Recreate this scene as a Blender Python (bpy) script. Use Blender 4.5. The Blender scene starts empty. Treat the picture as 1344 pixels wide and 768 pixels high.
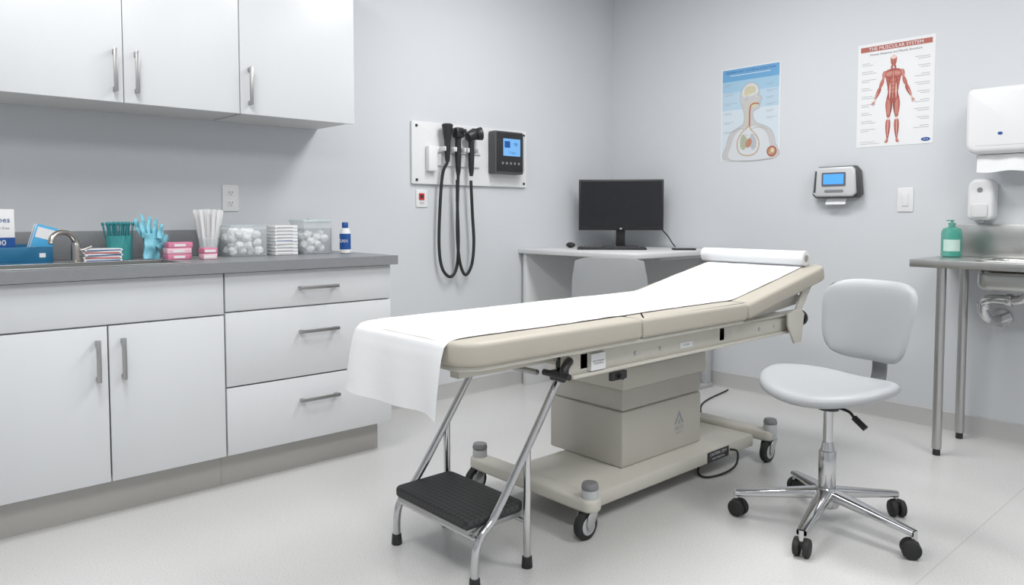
import bpy, bmesh, math, random
from mathutils import Vector, Matrix, noise
random.seed(7)
sc=bpy.context.scene
try:
    sc.view_settings.view_transform='Standard'
except Exception: pass
COL=sc.collection
# ---------------------------------------------------------------- materials
MATS={}
def pm(name,col,rough=.5,metal=0.0,bump=0.0,bscale=60,var=0.03,vscale=6,alpha=1.0,emit=None,estr=1.0,coat=0.0,stretch=None,trans=0.0):
    if name in MATS: return MATS[name]
    m=bpy.data.materials.new(name); m.use_nodes=True; nt=m.node_tree; n=nt.nodes; l=nt.links
    b=n['Principled BSDF']
    tc=n.new('ShaderNodeTexCoord'); mp=n.new('ShaderNodeMapping'); l.new(tc.outputs['Object'],mp.inputs[0])
    if stretch: mp.inputs['Scale'].default_value=stretch
    no=n.new('ShaderNodeTexNoise'); no.inputs['Scale'].default_value=vscale; no.inputs['Detail'].default_value=3
    l.new(mp.outputs[0],no.inputs['Vector'])
    mx=n.new('ShaderNodeMix'); mx.data_type='RGBA'
    a=[max(0,c*(1-var)) for c in col]; c2=[min(1,c*(1+var)) for c in col]
    mx.inputs[6].default_value=(*a,1); mx.inputs[7].default_value=(*c2,1)
    l.new(no.outputs['Fac'],mx.inputs[0]); l.new(mx.outputs[2],b.inputs['Base Color'])
    b.inputs['Roughness'].default_value=rough; b.inputs['Metallic'].default_value=metal
    b.inputs['Alpha'].default_value=alpha
    b.inputs['Coat Weight'].default_value=coat
    b.inputs['Transmission Weight'].default_value=trans
    if emit: 
        b.inputs['Emission Color'].default_value=(*emit,1); b.inputs['Emission Strength'].default_value=estr
    if bump>0:
        nb=n.new('ShaderNodeTexNoise'); nb.inputs['Scale'].default_value=bscale; nb.inputs['Detail'].default_value=4
        l.new(mp.outputs[0],nb.inputs['Vector'])
        bp=n.new('ShaderNodeBump'); bp.inputs['Strength'].default_value=bump; bp.inputs['Distance'].default_value=.004
        l.new(nb.outputs['Fac'],bp.inputs['Height']); l.new(bp.outputs[0],b.inputs['Normal'])
    MATS[name]=m; return m
def s2l(r,g,b):
    f=lambda c:(c/255/12.92) if c/255<=.04045 else ((c/255+.055)/1.055)**2.4
    return (f(r),f(g),f(b))
wallm=pm('wall_paint',(.615,.633,.657),.75,bump=.06,bscale=220,var=.012,vscale=1.5)
ceilm=pm('ceiling_paint',(.8,.8,.8),.8)
cab=pm('cabinet_white_laminate',(.68,.695,.715),.34,var=.012,stretch=(1,1,.15),vscale=14)
cabun=pm('cabinet_underside',(.66,.66,.66),.5)
toem=pm('toe_kick_grey',(.47,.46,.44),.6)
ctop=pm('worktop_grey_laminate',(.225,.232,.245),.4,var=.12,vscale=180)
steel=pm('brushed_steel',(.52,.52,.51),.32,1.0,var=.05,vscale=40,stretch=(1,12,1))
dsteel=pm('handle_steel',(.42,.42,.42),.35,1.0)
chrome=pm('chrome',(.60,.60,.61),.12,1.0,var=.01)
dchrome=pm('dark_chrome',(.62,.62,.63),.14,1.0,var=.01)
vinyl=pm('beige_vinyl',s2l(184,178,166),.48,bump=.12,bscale=350,var=.02)
enam=pm('beige_enamel',s2l(203,200,190),.4,var=.015)
enam2=pm('beige_cover_plastic',s2l(192,189,180),.5,bump=.05,bscale=300,var=.02)
paper=pm('exam_paper',(.765,.775,.79),.8,bump=.15,bscale=30,var=.015)
black=pm('black_plastic',(.018,.018,.02),.4)
rubber=pm('black_rubber',(.02,.02,.02),.7)
dgrey=pm('dark_grey_plastic',(.07,.07,.075),.4)
mgrey=pm('mid_grey_plastic',(.22,.22,.23),.45)
lgrey=pm('light_grey_plastic',(.50,.51,.52),.45)
whitep=pm('white_plastic',(.75,.755,.765),.35,var=.01)
stoolv=pm('pale_grey_vinyl',(.42,.432,.448),.42,bump=.06,bscale=300,var=.02)
deskw=pm('desk_white',(.66,.665,.67),.4)
deskg=pm('desk_panel_grey',(.64,.64,.645),.5)
basem=pm('baseboard_vinyl',(.48,.48,.475),.45)
screenb=pm('blue_screen',(.05,.2,.6),.2,emit=(.08,.33,.9),estr=.8)
screenl=pm('light_blue_screen',(.12,.32,.6),.2,emit=(.2,.45,.8),estr=.35)
screenk=pm('dark_screen',(.012,.013,.016),.22)
red=pm('red_plastic',(.6,.03,.03),.4)
clear=pm('clear_acrylic',(.80,.86,.89),.08,alpha=.18)
clear2=pm('clear_acrylic_edge',(.66,.74,.77),.1,alpha=.55)
cotton=pm('cotton',(.88,.88,.88),.95,bump=.8,bscale=220)
teal=pm('teal_plastic',s2l(40,150,160),.5)
teals=pm('teal_swab',s2l(50,138,145),.6)
glovem=pm('blue_nitrile',s2l(125,195,212),.5,bump=.5,bscale=40)
pink=pm('pink_card',s2l(215,130,160),.6)
pinkl=pm('pale_pink_card',s2l(232,190,203),.6)
blue=pm('blue_plastic',s2l(30,105,145),.4)
dblue=pm('deep_blue_print',s2l(25,80,150),.4)
cyan=pm('cyan_print',s2l(70,165,215),.5)
card=pm('white_card',(.76,.765,.775),.7)
ink=pm('black_ink',(.03,.03,.035),.7)
inkg=pm('grey_ink',(.35,.36,.38),.7)
green=pm('green_soap',s2l(60,170,150),.1,alpha=.6)
glowm=pm('lamp_diffuser',(.9,.9,.9),.5,emit=(1,.995,.98),estr=2.0)
# floor
def floor_mat():
    m=bpy.data.materials.new('speckled_vinyl_floor'); m.use_nodes=True; nt=m.node_tree;n=nt.nodes;l=nt.links;b=n['Principled BSDF']
    tc=n.new('ShaderNodeTexCoord')
    a=n.new('ShaderNodeTexNoise');a.inputs['Scale'].default_value=230;a.inputs['Detail'].default_value=2;l.new(tc.outputs['Object'],a.inputs['Vector'])
    r=n.new('ShaderNodeValToRGB');e=r.color_ramp.elements
    e[0].position=.30;e[0].color=(.46,.458,.45,1);e[1].position=.44;e[1].color=(.60,.598,.59,1)
    x=e.new(.60);x.color=(.615,.613,.605,1);y=e.new(.74);y.color=(.70,.698,.69,1)
    l.new(a.outputs['Fac'],r.inputs[0])
    c=n.new('ShaderNodeTexNoise');c.inputs['Scale'].default_value=1.3;c.inputs['Detail'].default_value=3;l.new(tc.outputs['Object'],c.inputs['Vector'])
    mr=n.new('ShaderNodeMapRange');mr.inputs[3].default_value=.97;mr.inputs[4].default_value=1.02;l.new(c.outputs['Fac'],mr.inputs[0])
    sp=n.new('ShaderNodeSeparateXYZ');l.new(tc.outputs['Object'],sp.inputs[0])
    s=n.new('ShaderNodeMath');s.operation='SUBTRACT';s.inputs[1].default_value=2.70;l.new(sp.outputs[0],s.inputs[0])
    ab=n.new('ShaderNodeMath');ab.operation='ABSOLUTE';l.new(s.outputs[0],ab.inputs[0])
    lt=n.new('ShaderNodeMapRange');lt.inputs[1].default_value=.001;lt.inputs[2].default_value=.004;lt.inputs[3].default_value=.86;lt.inputs[4].default_value=1.0;l.new(ab.outputs[0],lt.inputs[0])
    m1=n.new('ShaderNodeMath');m1.operation='MULTIPLY';l.new(mr.outputs[0],m1.inputs[0]);l.new(lt.outputs[0],m1.inputs[1])
    v=n.new('ShaderNodeVectorMath');v.operation='SCALE';l.new(r.outputs[0],v.inputs[0]);l.new(m1.outputs[0],v.inputs['Scale'])
    l.new(v.outputs[0],b.inputs['Base Color'])
    b.inputs['Roughness'].default_value=.26
    return m
floorm=floor_mat()
def step_mat():
    m=bpy.data.materials.new('ribbed_rubber_tread');m.use_nodes=True;nt=m.node_tree;n=nt.nodes;l=nt.links;b=n['Principled BSDF']
    tc=n.new('ShaderNodeTexCoord');mp=n.new('ShaderNodeMapping');mp.inputs['Rotation'].default_value=(0,0,.785);l.new(tc.outputs['Object'],mp.inputs[0])
    ch=n.new('ShaderNodeTexChecker');ch.inputs['Scale'].default_value=70;l.new(mp.outputs[0],ch.inputs['Vector'])
    ch.inputs['Color1'].default_value=(.022,.022,.023,1);ch.inputs['Color2'].default_value=(.045,.045,.047,1)
    l.new(ch.outputs['Color'],b.inputs['Base Color']);bp=n.new('ShaderNodeBump');bp.inputs['Distance'].default_value=.002;bp.inputs['Strength'].default_value=.6
    l.new(ch.outputs['Fac'],bp.inputs['Height']);l.new(bp.outputs[0],b.inputs['Normal']);b.inputs['Roughness'].default_value=.6
    return m
treadm=step_mat()
# ---------------------------------------------------------------- mesh builder
class B:
    def __init__(s): s.bm=bmesh.new()
    def merge(s,t,mi=0,M=None,smooth=True):
        if M is not None: t.transform(M)
        for f in t.faces: f.material_index=mi; f.smooth=smooth
        me=bpy.data.meshes.new('t'); t.to_mesh(me); t.free(); s.bm.from_mesh(me); bpy.data.meshes.remove(me); return s
    def box(s,x0,y0,z0,x1,y1,z1,bev=0,mi=0,M=None,seg=2):
        t=bmesh.new(); bmesh.ops.create_cube(t,size=1)
        for v in t.verts: v.co=Vector(((x0+x1)/2+v.co.x*(x1-x0),(y0+y1)/2+v.co.y*(y1-y0),(z0+z1)/2+v.co.z*(z1-z0)))
        if bev>0: bmesh.ops.bevel(t,geom=t.edges[:],offset=bev,segments=seg,profile=.5,affect='EDGES')
        return s.merge(t,mi,M)
    def prism(s,pts,z0,z1,bev=0,mi=0,M=None,seg=3):
        t=bmesh.new(); vs=[t.verts.new((p[0],p[1],z0)) for p in pts]; f=t.faces.new(vs)
        r=bmesh.ops.extrude_face_region(t,geom=[f]); 
        for g in r['geom']:
            if isinstance(g,bmesh.types.BMVert): g.co.z=z1
        bmesh.ops.recalc_face_normals(t,faces=t.faces[:])
        if bev>0:
            ed=[e for e in t.edges if abs(e.verts[0].co.z-e.verts[1].co.z)<1e-6]
            bmesh.ops.bevel(t,geom=ed,offset=bev,segments=seg,profile=.5,affect='EDGES')
        return s.merge(t,mi,M)
    def cyl(s,p1,p2,r1,r2=None,seg=20,mi=0,M=None,bev=0):
        if r2 is None:r2=r1
        p1=Vector(p1);p2=Vector(p2);d=p2-p1
        t=bmesh.new(); bmesh.ops.create_cone(t,cap_ends=True,segments=seg,radius1=r1,radius2=r2,depth=d.length)
        if bev>0:
            ed=[e for e in t.edges if abs(e.verts[0].co.z-e.verts[1].co.z)<1e-6]
            bmesh.ops.bevel(t,geom=ed,offset=bev,segments=2,profile=.5,affect='EDGES')
        t.transform(Matrix.Translation((p1+p2)/2)@d.to_track_quat('Z','Y').to_matrix().to_4x4())
        return s.merge(t,mi,M)
    def sph(s,c,r,mi=0,sc=(1,1,1),M=None,sub=3):
        t=bmesh.new(); bmesh.ops.create_icosphere(t,subdivisions=sub,radius=r)
        for v in t.verts: v.co=Vector((v.co.x*sc[0]+c[0],v.co.y*sc[1]+c[1],v.co.z*sc[2]+c[2]))
        return s.merge(t,mi,M)
    def lathe(s,prof,c=(0,0,0),seg=28,mi=0,M=None):
        t=bmesh.new(); rings=[]
        for r,z in prof:
            rings.append([t.verts.new((c[0]+max(r,1e-4)*math.cos(2*math.pi*i/seg),c[1]+max(r,1e-4)*math.sin(2*math.pi*i/seg),c[2]+z)) for i in range(seg)])
        for a,b in zip(rings,rings[1:]):
            for i in range(seg): t.faces.new((a[i],a[(i+1)%seg],b[(i+1)%seg],b[i]))
        t.faces.new(rings[0][::-1]); t.faces.new(rings[-1])
        bmesh.ops.recalc_face_normals(t,faces=t.faces[:])
        return s.merge(t,mi,M)
    def tube(s,pts,r,seg=12,mi=0,M=None,res=6,smooth=True,flat=1.0):
        P=[Vector(p) for p in pts]
        if smooth and len(P)>2:
            Q=[]
            E=[2*P[0]-P[1]]+P+[2*P[-1]-P[-2]]
            for i in range(1,len(E)-2):
                a,b,c,d=E[i-1],E[i],E[i+1],E[i+2]
                for k in range(res):
                    u=k/res; Q.append(.5*((2*b)+(-a+c)*u+(2*a-5*b+4*c-d)*u*u+(-a+3*b-3*c+d)*u**3))
            Q.append(P[-1]); P=Q
        t=bmesh.new(); T=[]
        for i in range(len(P)):
            a=P[max(0,i-1)];b=P[min(len(P)-1,i+1)]; T.append((b-a).normalized())
        nrm=T[0].orthogonal().normalized(); rings=[]
        for i in range(len(P)):
            nrm=(nrm-T[i]*nrm.dot(T[i])).normalized(); bi=T[i].cross(nrm)
            if isinstance(r,(list,tuple)):
                q=i/(len(P)-1)*(len(r)-1); k0=min(int(q),len(r)-2); rr=r[k0]+(r[k0+1]-r[k0])*(q-k0)
            else: rr=r
            rings.append([t.verts.new(P[i]+nrm*rr*math.cos(2*math.pi*k/seg)+bi*rr*flat*math.sin(2*math.pi*k/seg)) for k in range(seg)])
        for a,b in zip(rings,rings[1:]):
            for k in range(seg): t.faces.new((a[k],a[(k+1)%seg],b[(k+1)%seg],b[k]))
        t.faces.new(rings[0][::-1]); t.faces.new(rings[-1])
        bmesh.ops.recalc_face_normals(t,faces=t.faces[:])
        return s.merge(t,mi,M)
    def sheet(s,fn,nu,nv,th,mi=0,M=None):
        t=bmesh.new(); g=[[t.verts.new(fn(i/nu,j/nv)) for j in range(nv+1)] for i in range(nu+1)]
        for i in range(nu):
            for j in range(nv): t.faces.new((g[i][j],g[i+1][j],g[i+1][j+1],g[i][j+1]))
        bmesh.ops.recalc_face_normals(t,faces=t.faces[:])
        if th: bmesh.ops.solidify(t,geom=t.faces[:],thickness=th)
        return s.merge(t,mi,M)
    def poly(s,pts,lay,mi=0,M=None):
        t=bmesh.new(); vs=[t.verts.new((p[0],p[1],lay)) for p in pts]; f=t.faces.new(vs)
        bmesh.ops.triangulate(t,faces=[f])
        return s.merge(t,mi,M,False)
    def text(s,txt,size,M,mi=0,align='CENTER',lay=.0006,sx=1.0):
        c=bpy.data.curves.new('tx','FONT'); c.body=txt; c.size=size; c.align_x=align; c.align_y='CENTER'; c.resolution_u=2
        o=bpy.data.objects.new('tx',c); COL.objects.link(o); bpy.context.view_layer.update()
        dg=bpy.context.evaluated_depsgraph_get(); me=o.evaluated_get(dg).to_mesh()
        t=bmesh.new(); t.from_mesh(me); o.evaluated_get(dg).to_mesh_clear(); bpy.data.objects.remove(o); bpy.data.curves.remove(c)
        for v in t.verts: v.co.z=lay; v.co.x*=sx
        return s.merge(t,mi,M,False)
def rrect(x0,y0,x1,y1,r,n=6):
    if not isinstance(r,(list,tuple)): r=[r]*4
    cs=[(x0,y0,180,r[0],1,1),(x1,y0,270,r[1],-1,1),(x1,y1,0,r[2],-1,-1),(x0,y1,90,r[3],1,-1)]
    out=[]
    for cx,cy,a0,rr,sx,sy in cs:
        if rr<=1e-5: out.append((cx,cy)); continue
        for i in range(n+1):
            a=math.radians(a0+90*i/n); out.append((cx+sx*rr+rr*math.cos(a),cy+sy*rr+rr*math.sin(a)))
    return out
def smooth2d(pts,res=5,closed=True):
    n=len(pts);o=[]
    rng=range(n) if closed else range(n-1)
    for i in rng:
        g=(lambda k:Vector(pts[k%n])) if closed else (lambda k:Vector(pts[max(0,min(n-1,k))]))
        a,b,c,d=g(i-1),g(i),g(i+1),g(i+2)
        for k in range(res):
            u=k/res; p=.5*((2*b)+(-a+c)*u+(2*a-5*b+4*c-d)*u*u+(-a+3*b-3*c+d)*u**3); o.append((p.x,p.y))
    if not closed:o.append(tuple(pts[-1]))
    return o
def stroke(pts,w0,w1=None):
    w1=w0 if w1 is None else w1
    P=[Vector(p) for p in pts];L=[];R=[]
    for i,p in enumerate(P):
        d=(P[min(i+1,len(P)-1)]-P[max(0,i-1)]).normalized(); nn=Vector((-d.y,d.x)); w=w0+(w1-w0)*i/(len(P)-1)
        L.append(tuple(p+nn*w));R.append(tuple(p-nn*w))
    return L+R[::-1]
def spindle(p,q,w,bulge=.4,n=10):
    p=Vector(p);q=Vector(q);d=q-p;nn=Vector((-d.y,d.x)).normalized();L=[];R=[]
    for i in range(n+1):
        t=i/n; h=w*(math.sin(math.pi*t**(math.log(.5)/math.log(bulge)))**.8 if 0<t<1 else 0)+w*.12
        L.append(tuple(p+d*t+nn*h));R.append(tuple(p+d*t-nn*h))
    return L+R[::-1]
def ell(cx,cy,rx,ry,n=24): return [(cx+rx*math.cos(2*math.pi*i/n),cy+ry*math.sin(2*math.pi*i/n)) for i in range(n)]
def rect(x0,y0,x1,y1): return [(x0,y0),(x1,y0),(x1,y1),(x0,y1)]
def finish(name,b,mats,M=None,ang=38):
    if M is not None: b.bm.transform(M)
    me=bpy.data.meshes.new(name); b.bm.to_mesh(me); b.bm.free()
    for m in (mats if isinstance(mats,(list,tuple)) else [mats]): me.materials.append(m)
    me.set_sharp_from_angle(angle=math.radians(ang))
    o=bpy.data.objects.new(name,me); COL.objects.link(o); return o
def thing(name,label,cat,loc,rot=0.0,group=None):
    e=bpy.data.objects.new(name,None); e.empty_display_size=.05; e.location=loc; e.rotation_euler=(0,0,rot); COL.objects.link(e)
    e['label']=label; e['category']=cat
    if group: e['group']=group
    return e
def root_of(o):
    while o.parent: o=o.parent
    return o
def part(par,name,b,mats,label=None,local=False,ang=38):
    r=root_of(par)
    M=None if local else (Matrix.Translation(r.location)@Matrix.Rotation(r.rotation_euler.z,4,'Z')).inverted()
    o=finish(name,b,mats,M,ang); o.parent=par
    if label:o['label']=label
    return o
def solo(name,label,cat,b,mats,loc=(0,0,0),rot=(0,0,0),local=False,group=None,ang=38):
    M=None if local else Matrix.Translation(loc).inverted()
    o=finish(name,b,mats,M,ang); o.location=loc; o.rotation_euler=rot; o['label']=label;o['category']=cat
    if group:o['group']=group
    return o
def dup(o,loc,rot=(0,0,0),scale=None,label=None):
    c=o.copy(); c.location=loc; c.rotation_euler=rot
    if scale:c.scale=scale
    if label:c['label']=label
    COL.objects.link(c); return c
def struct(name,b,m):
    o=finish(name,b,m); o['kind']='structure'; return o
RW=lambda x,z,y=0.0: Matrix(((1,0,0,x),(0,0,-1,y),(0,1,0,z),(0,0,0,1)))
LW=lambda y,z,x=0.0: Matrix(((0,0,1,x),(1,0,0,y),(0,1,0,z),(0,0,0,1)))
UP=lambda x,y,z,a=0.0: Matrix.Translation((x,y,z))@Matrix.Rotation(a,4,'Z')
# ---------------------------------------------------------------- room
XM,YM,ZM=5.2,-6.2,2.8
struct('floor',B().box(0,YM,-.05,XM,0,0),floorm)
struct('ceiling',B().box(0,YM,ZM,XM,0,ZM+.05),ceilm)
struct('wall_left',B().box(-.1,YM,0,0,.1,ZM),wallm)
struct('wall_back',B().box(0,0,0,XM,.1,ZM),wallm)
struct('wall_right',B().box(XM,YM,0,XM+.1,.1,ZM),wallm)
struct('wall_front',B().box(-.1,YM-.1,0,XM+.1,YM,ZM),wallm)
def bboard(name,p0,p1,nrm):
    b=B(); prof=[(0,0),(.020,0),(.010,.008),(.006,.025),(.006,.098),(.002,.102),(0,.102)]
    t=bmesh.new(); rr=[]
    for p in (p0,p1): rr.append([t.verts.new((p[0]+nrm[0]*a,p[1]+nrm[1]*a,z)) for a,z in prof])
    for i in range(len(prof)): j=(i+1)%len(prof); t.faces.new((rr[0][i],rr[0][j],rr[1][j],rr[1][i]))
    t.faces.new(rr[0]);t.faces.new(rr[1][::-1]); bmesh.ops.recalc_face_normals(t,faces=t.faces[:]); b.merge(t)
    struct(name,b,basem)
bboard('baseboard_back',(.0,0),(XM,0),(0,-1)); bboard('baseboard_left',(0,-.02),(0,-2.24),(1,0))
for i,(x,y) in enumerate([(1.5,-1.5),(1.5,-3.7),(3.6,-1.5),(3.6,-3.9)]):
    e=thing('ceiling_light','flat white rectangular ceiling light panel, lit, set on ceiling','ceiling light',(x,y,ZM-.04),group='ceiling light panels')
    part(e,'frame',B().box(x-.62,y-.32,ZM-.04,x+.62,y+.32,ZM-.001,.004),whitep)
    part(e,'diffuser',B().box(x-.58,y-.28,ZM-.046,x+.58,y+.28,ZM-.0405),glowm)
    ld=bpy.data.lights.new('panel_lamp','AREA'); ld.shape='RECTANGLE'; ld.size=1.15; ld.size_y=.55; ld.energy=(33,27,26,32)[i]; ld.color=(1,.997,.99)
    lo=bpy.data.objects.new('panel_lamp',ld); lo.location=(x,y,ZM-.06); COL.objects.link(lo)
# ---------------------------------------------------------------- base cabinets
XC=.584
def bar_handle(par,y0,y1,z0,z1,x,label='brushed steel bar handle'):
    b=B()
    if abs(z1-z0)>abs(y1-y0):
        b.box(x+.022,y0-.007,z0,x+.030,y0+.007,z1,.001)
        for z in (z0+.010,z1-.010): b.box(x,y0-.006,z-.008,x+.024,y0+.006,z+.008,.001)
    else:
        b.box(x+.022,y0,z0-.007,x+.030,y1,z0+.007,.001)
        for y in (y0+.010,y1-.010): b.box(x,y-.008,z0-.006,x+.024,y+.008,z0+.006,.001)
    return part(par,'handle',b,dsteel,label)
def carcass(y0,y1):
    b=B(); t=.018; x0,x1=.006,XC-.02
    b.box(x0,y0,.136,x1,y0+t,.866); b.box(x0,y1-t,.136,x1,y1,.866); b.box(x0,y0+t,.136,x1,y1-t,.154); b.box(x0,y0+t,.154,x0+.01,y1-t,.866)
    b.box(x1-.03,y0+t,.84,x1,y1-t,.866); b.box(x1-.03,y0+t,.69,x1,y1-t,.715)
    return b
c1=thing('base_cabinet','white two-door sink base cabinet with steel bar handles','cabinet',(.3,-3.44,0))
part(c1,'body',carcass(-3.86,-3.0235),cab)
part(c1,'toe_kick',B().box(.03,-3.86,0,.512,-3.0235,.1355),toem,'recessed beige-grey toe kick')
part(c1,'top_panel',B().box(XC-.019,-3.858,.7055,XC,-3.0265,.8655,.0015),cab)
d=part(c1,'door',B().box(XC-.019,-3.858,.138,XC,-3.4405,.6995,.0015),cab); bar_handle(d,-3.474,-3.474,.505,.655,XC)
d=part(c1,'door',B().box(XC-.019,-3.4355,.138,XC,-3.0265,.6995,.0015),cab); bar_handle(d,-3.392,-3.392,.505,.655,XC)
c2=thing('base_cabinet','white three-drawer base cabinet with horizontal steel handles','cabinet',(.3,-2.64,0))
part(c2,'body',carcass(-3.0225,-2.257),cab)
part(c2,'toe_kick',B().box(.03,-3.0225,0,.512,-2.29,.1355),toem,'recessed beige-grey toe kick')
for z0,z1,h in ((.7135,.8655,.79),(.4135,.7075,.605),(.138,.4075,.312)):
    d=part(c2,'drawer',B().box(XC-.019,-3.0195,z0,XC,-2.258,z1,.0015),cab); bar_handle(d,-2.715,-2.535,h,h,XC)
YL=-3.87; sx0,sx1,sy0,sy1=.29,.545,-3.82,-3.16
b=B(); b.box(.0005,YL,.869,sx0,-2.234,.91); b.box(sx1,YL,.869,.613,-2.234,.91); b.box(sx0,sy1,.869,sx1,-2.234,.91); b.box(sx0,YL,.869,sx1,sy0,.91)
solo('worktop','continuous grey laminate worktop with square edge on base cabinets','worktop',b,ctop,(.3,-3.05,.869))
solo('backsplash','low grey laminate backsplash strip along the wall','backsplash',B().box(.0005,YL,.9105,.018,-2.25,1.028,.002),ctop,(.01,-3.05,.911))
b=B()
b.box(sx0-.012,sy0-.012,.9105,sx0+.004,sy1+.012,.914,.001); b.box(sx1-.004,sy0-.012,.9105,sx1+.012,sy1+.012,.914,.001)
b.box(sx0,sy1-.004,.9105,sx1,sy1+.012,.914,.001); b.box(sx0,sy0-.012,.9105,sx1,sy0+.004,.914,.001)
b.box(sx0+.001,sy0+.001,.78,sx0+.003,sy1-.001,.9105);b.box(sx1-.003,sy0+.001,.78,sx1-.001,sy1-.001,.9105)
b.box(sx0+.003,sy0+.001,.78,sx1-.003,sy0+.003,.9105);b.box(sx0+.003,sy1-.003,.78,sx1-.003,sy1-.001,.9105)
b.box(sx0+.001,sy0+.001,.776,sx1-.001,sy1-.001,.78)
sk=thing('sink','stainless steel inset sink set in the grey worktop','sink',(.42,-3.49,.776))
part(sk,'basin',b,steel); part(sk,'drain',B().lathe([(.035,0),(.035,.003),(.02,.003),(.02,.001)],(.42,-3.49,.7802)),chrome)
fx,fy=.245,-3.462
f=thing('faucet','brushed nickel low-arc faucet with side lever beside the sink','faucet',(fx,fy,.9105))
nick=pm('brushed_nickel',(.50,.47,.43),.3,1.0)
part(f,'base',B().lathe([(.024,0),(.024,.005),(.017,.010),(.0155,.045),(.016,.070),(.014,.076)],(fx,fy,.9105)),nick)
part(f,'spout',B().tube([(fx,fy,.980),(fx+.003,fy-.004,1.002),(fx+.018,fy-.026,1.024),(fx+.045,fy-.062,1.028),(fx+.066,fy-.088,1.012),(fx+.072,fy-.095,.988)],[.0125,.0115,.0105,.010,.010,.0105],res=8,seg=16),nick)
part(f,'lever',B().tube([(fx,fy+.012,.957),(fx+.0,fy+.028,.960),(fx+.003,fy+.055,.972)],.005),nick)
# ---------------------------------------------------------------- upper cabinets
XU=.373
def upper(label,y0,y1,doors,handles):
    e=thing('wall_cabinet',label,'cabinet',(.18,(y0+y1)/2,1.53))
    part(e,'body',B().box(.001,y0,1.532,XU-.02,y1,2.3).box(.02,y0+.02,1.5275,XU-.03,y1-.02,1.5318,mi=1),[cab,cabun])
    for i,(a,c) in enumerate(doors):
        d=part(e,'door',B().box(XU-.019,a+.0015,1.524,XU,c-.0015,2.3,.0015),cab)
        bar_handle(d,handles[i],handles[i],1.562,1.722,XU)
upper('white two-door wall cabinet with vertical steel bar handles',-3.76,-2.8605,[(-3.76,-3.31),(-3.31,-2.8605)],[-3.342,-3.266])
upper('white single-door wall cabinet with one steel bar handle',-2.8595,-2.312,[(-2.8595,-2.312)],[-2.820])
# ---------------------------------------------------------------- outlets & switches
def plate(name,label,cat,M,w,h,kind):
    e=thing(name,label,cat,M.translation)
    part(e,'cover_plate',B().prism(rrect(-w/2,-h/2,w/2,h/2,.006),.0002,.006,.002,M=M),whitep)
    if kind=='outlet':
        for s in (1,-1):
            b=B().prism(rrect(-.017,s*.024-.014,.017,s*.024+.014,.008),.0062,.008,.001,M=M)
            b.box(-.008,s*.024-.002,.008,-.0055,s*.024+.008,.0085,mi=1,M=M).box(.0055,s*.024-.002,.008,.008,s*.024+.008,.0085,mi=1,M=M).box(-.002,s*.024-.01,.008,.002,s*.024-.006,.0085,mi=1,M=M)
            part(e,'socket',b,[whitep,ink])
    elif kind=='rocker':
        part(e,'rocker',B().prism(rrect(-.016,-.033,.016,.033,.003),.0062,.010,.002,M=M),whitep)
    else:
        part(e,'red_socket',B().prism(rrect(-.022,-.008,.014,.03,.003),.0062,.010,.001,M=M).box(-.014,.002,.01,.006,.022,.012,mi=1,M=M),[red,ink])
        part(e,'indicator',B().box(-.014,-.03,.0062,.012,-.02,.008,M=M),lgrey)
plate('outlet','white duplex power outlet on the wall above the worktop','outlet',LW(-2.765,1.175),.078,.125,'outlet')
plate('outlet','white wall plate with small red emergency socket below the panel','outlet',LW(-1.67,1.19),.08,.10,'red')
plate('light_switch','white rocker light switch on grey wall','switch',RW(1.99,1.175),.08,.125,'rocker')
# ---------------------------------------------------------------- diagnostic board
e=thing('mounting_board','white rectangular wall board with black corner screws','wall board',(.0,-1.30,1.27))
part(e,'board',B().prism(rrect(-1.745,1.272,-.865,1.625,.006),.0005,.018,.002,M=LW(0,0)),whitep)
for y,z in ((-1.715,1.60),(-.89,1.60),(-1.715,1.295),(-.89,1.295)):
    part(e,'screw',B().cyl((.0182,y,z),(.022,y,z),.008),black)
e=thing('instrument_cradle','white wall-mounted charging cradle holding hand instruments','instrument cradle',(.02,-1.5,1.35))
part(e,'transformer_box',B().box(.0185,-1.655,1.345,.055,-1.592,1.49,.008),whitep)
b=B().box(.0185,-1.585,1.455,.04,-1.26,1.49,.004)
for y in (-1.57,-1.505,-1.493,-1.428,-1.400,-1.325): b.box(.04,y-.004,1.46,.100,y+.004,1.487,.003)
b.box(.0185,-1.585,1.38,.03,-1.26,1.455,.003)
part(e,'rail',b,whitep)
def instr(name,label,y,kind):
    e=thing(name,label,'medical instrument',(.07,y,1.3)); x=.072
    if kind==0:
        part(e,'handle',B().lathe([(.012,0),(.015,.02),(.018,.10),(.020,.12)],(x,y,1.40)),black)
        part(e,'head',B().lathe([(.020,0),(.024,.03),(.031,.075),(.033,.092),(.024,.098)],(x,y,1.521)),black)
    elif kind==1:
        part(e,'handle',B().lathe([(.010,0),(.015,.03),(.019,.12),(.017,.20),(.020,.215)],(x,y,1.325)),black)
        part(e,'head',B().box(x-.026,y-.031,1.541,x+.030,y+.031,1.602,.014).cyl((x+.02,y+.005,1.575),(x+.055,y+.014,1.58),.017,.011),black)
    else:
        part(e,'handle',B().lathe([(.010,0),(.015,.03),(.019,.12),(.017,.19),(.020,.205)],(x,y,1.325)),black)
        part(e,'head',B().cyl((x,y-.03,1.552),(x,y+.03,1.575),.027,.037,bev=.004).cyl((x+.01,y+.03,1.572),(x+.022,y+.062,1.578),.034,.040,bev=.004),black)
    return e
i1=instr('otoscope','black handheld otoscope standing in white wall cradle',-1.5375,0)
i2=instr('ophthalmoscope','black handheld ophthalmoscope hanging in white wall cradle',-1.4605,1)
i3=instr('dermatoscope','black handheld scope with round head hanging in cradle',-1.3625,2)
x=.072
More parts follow.
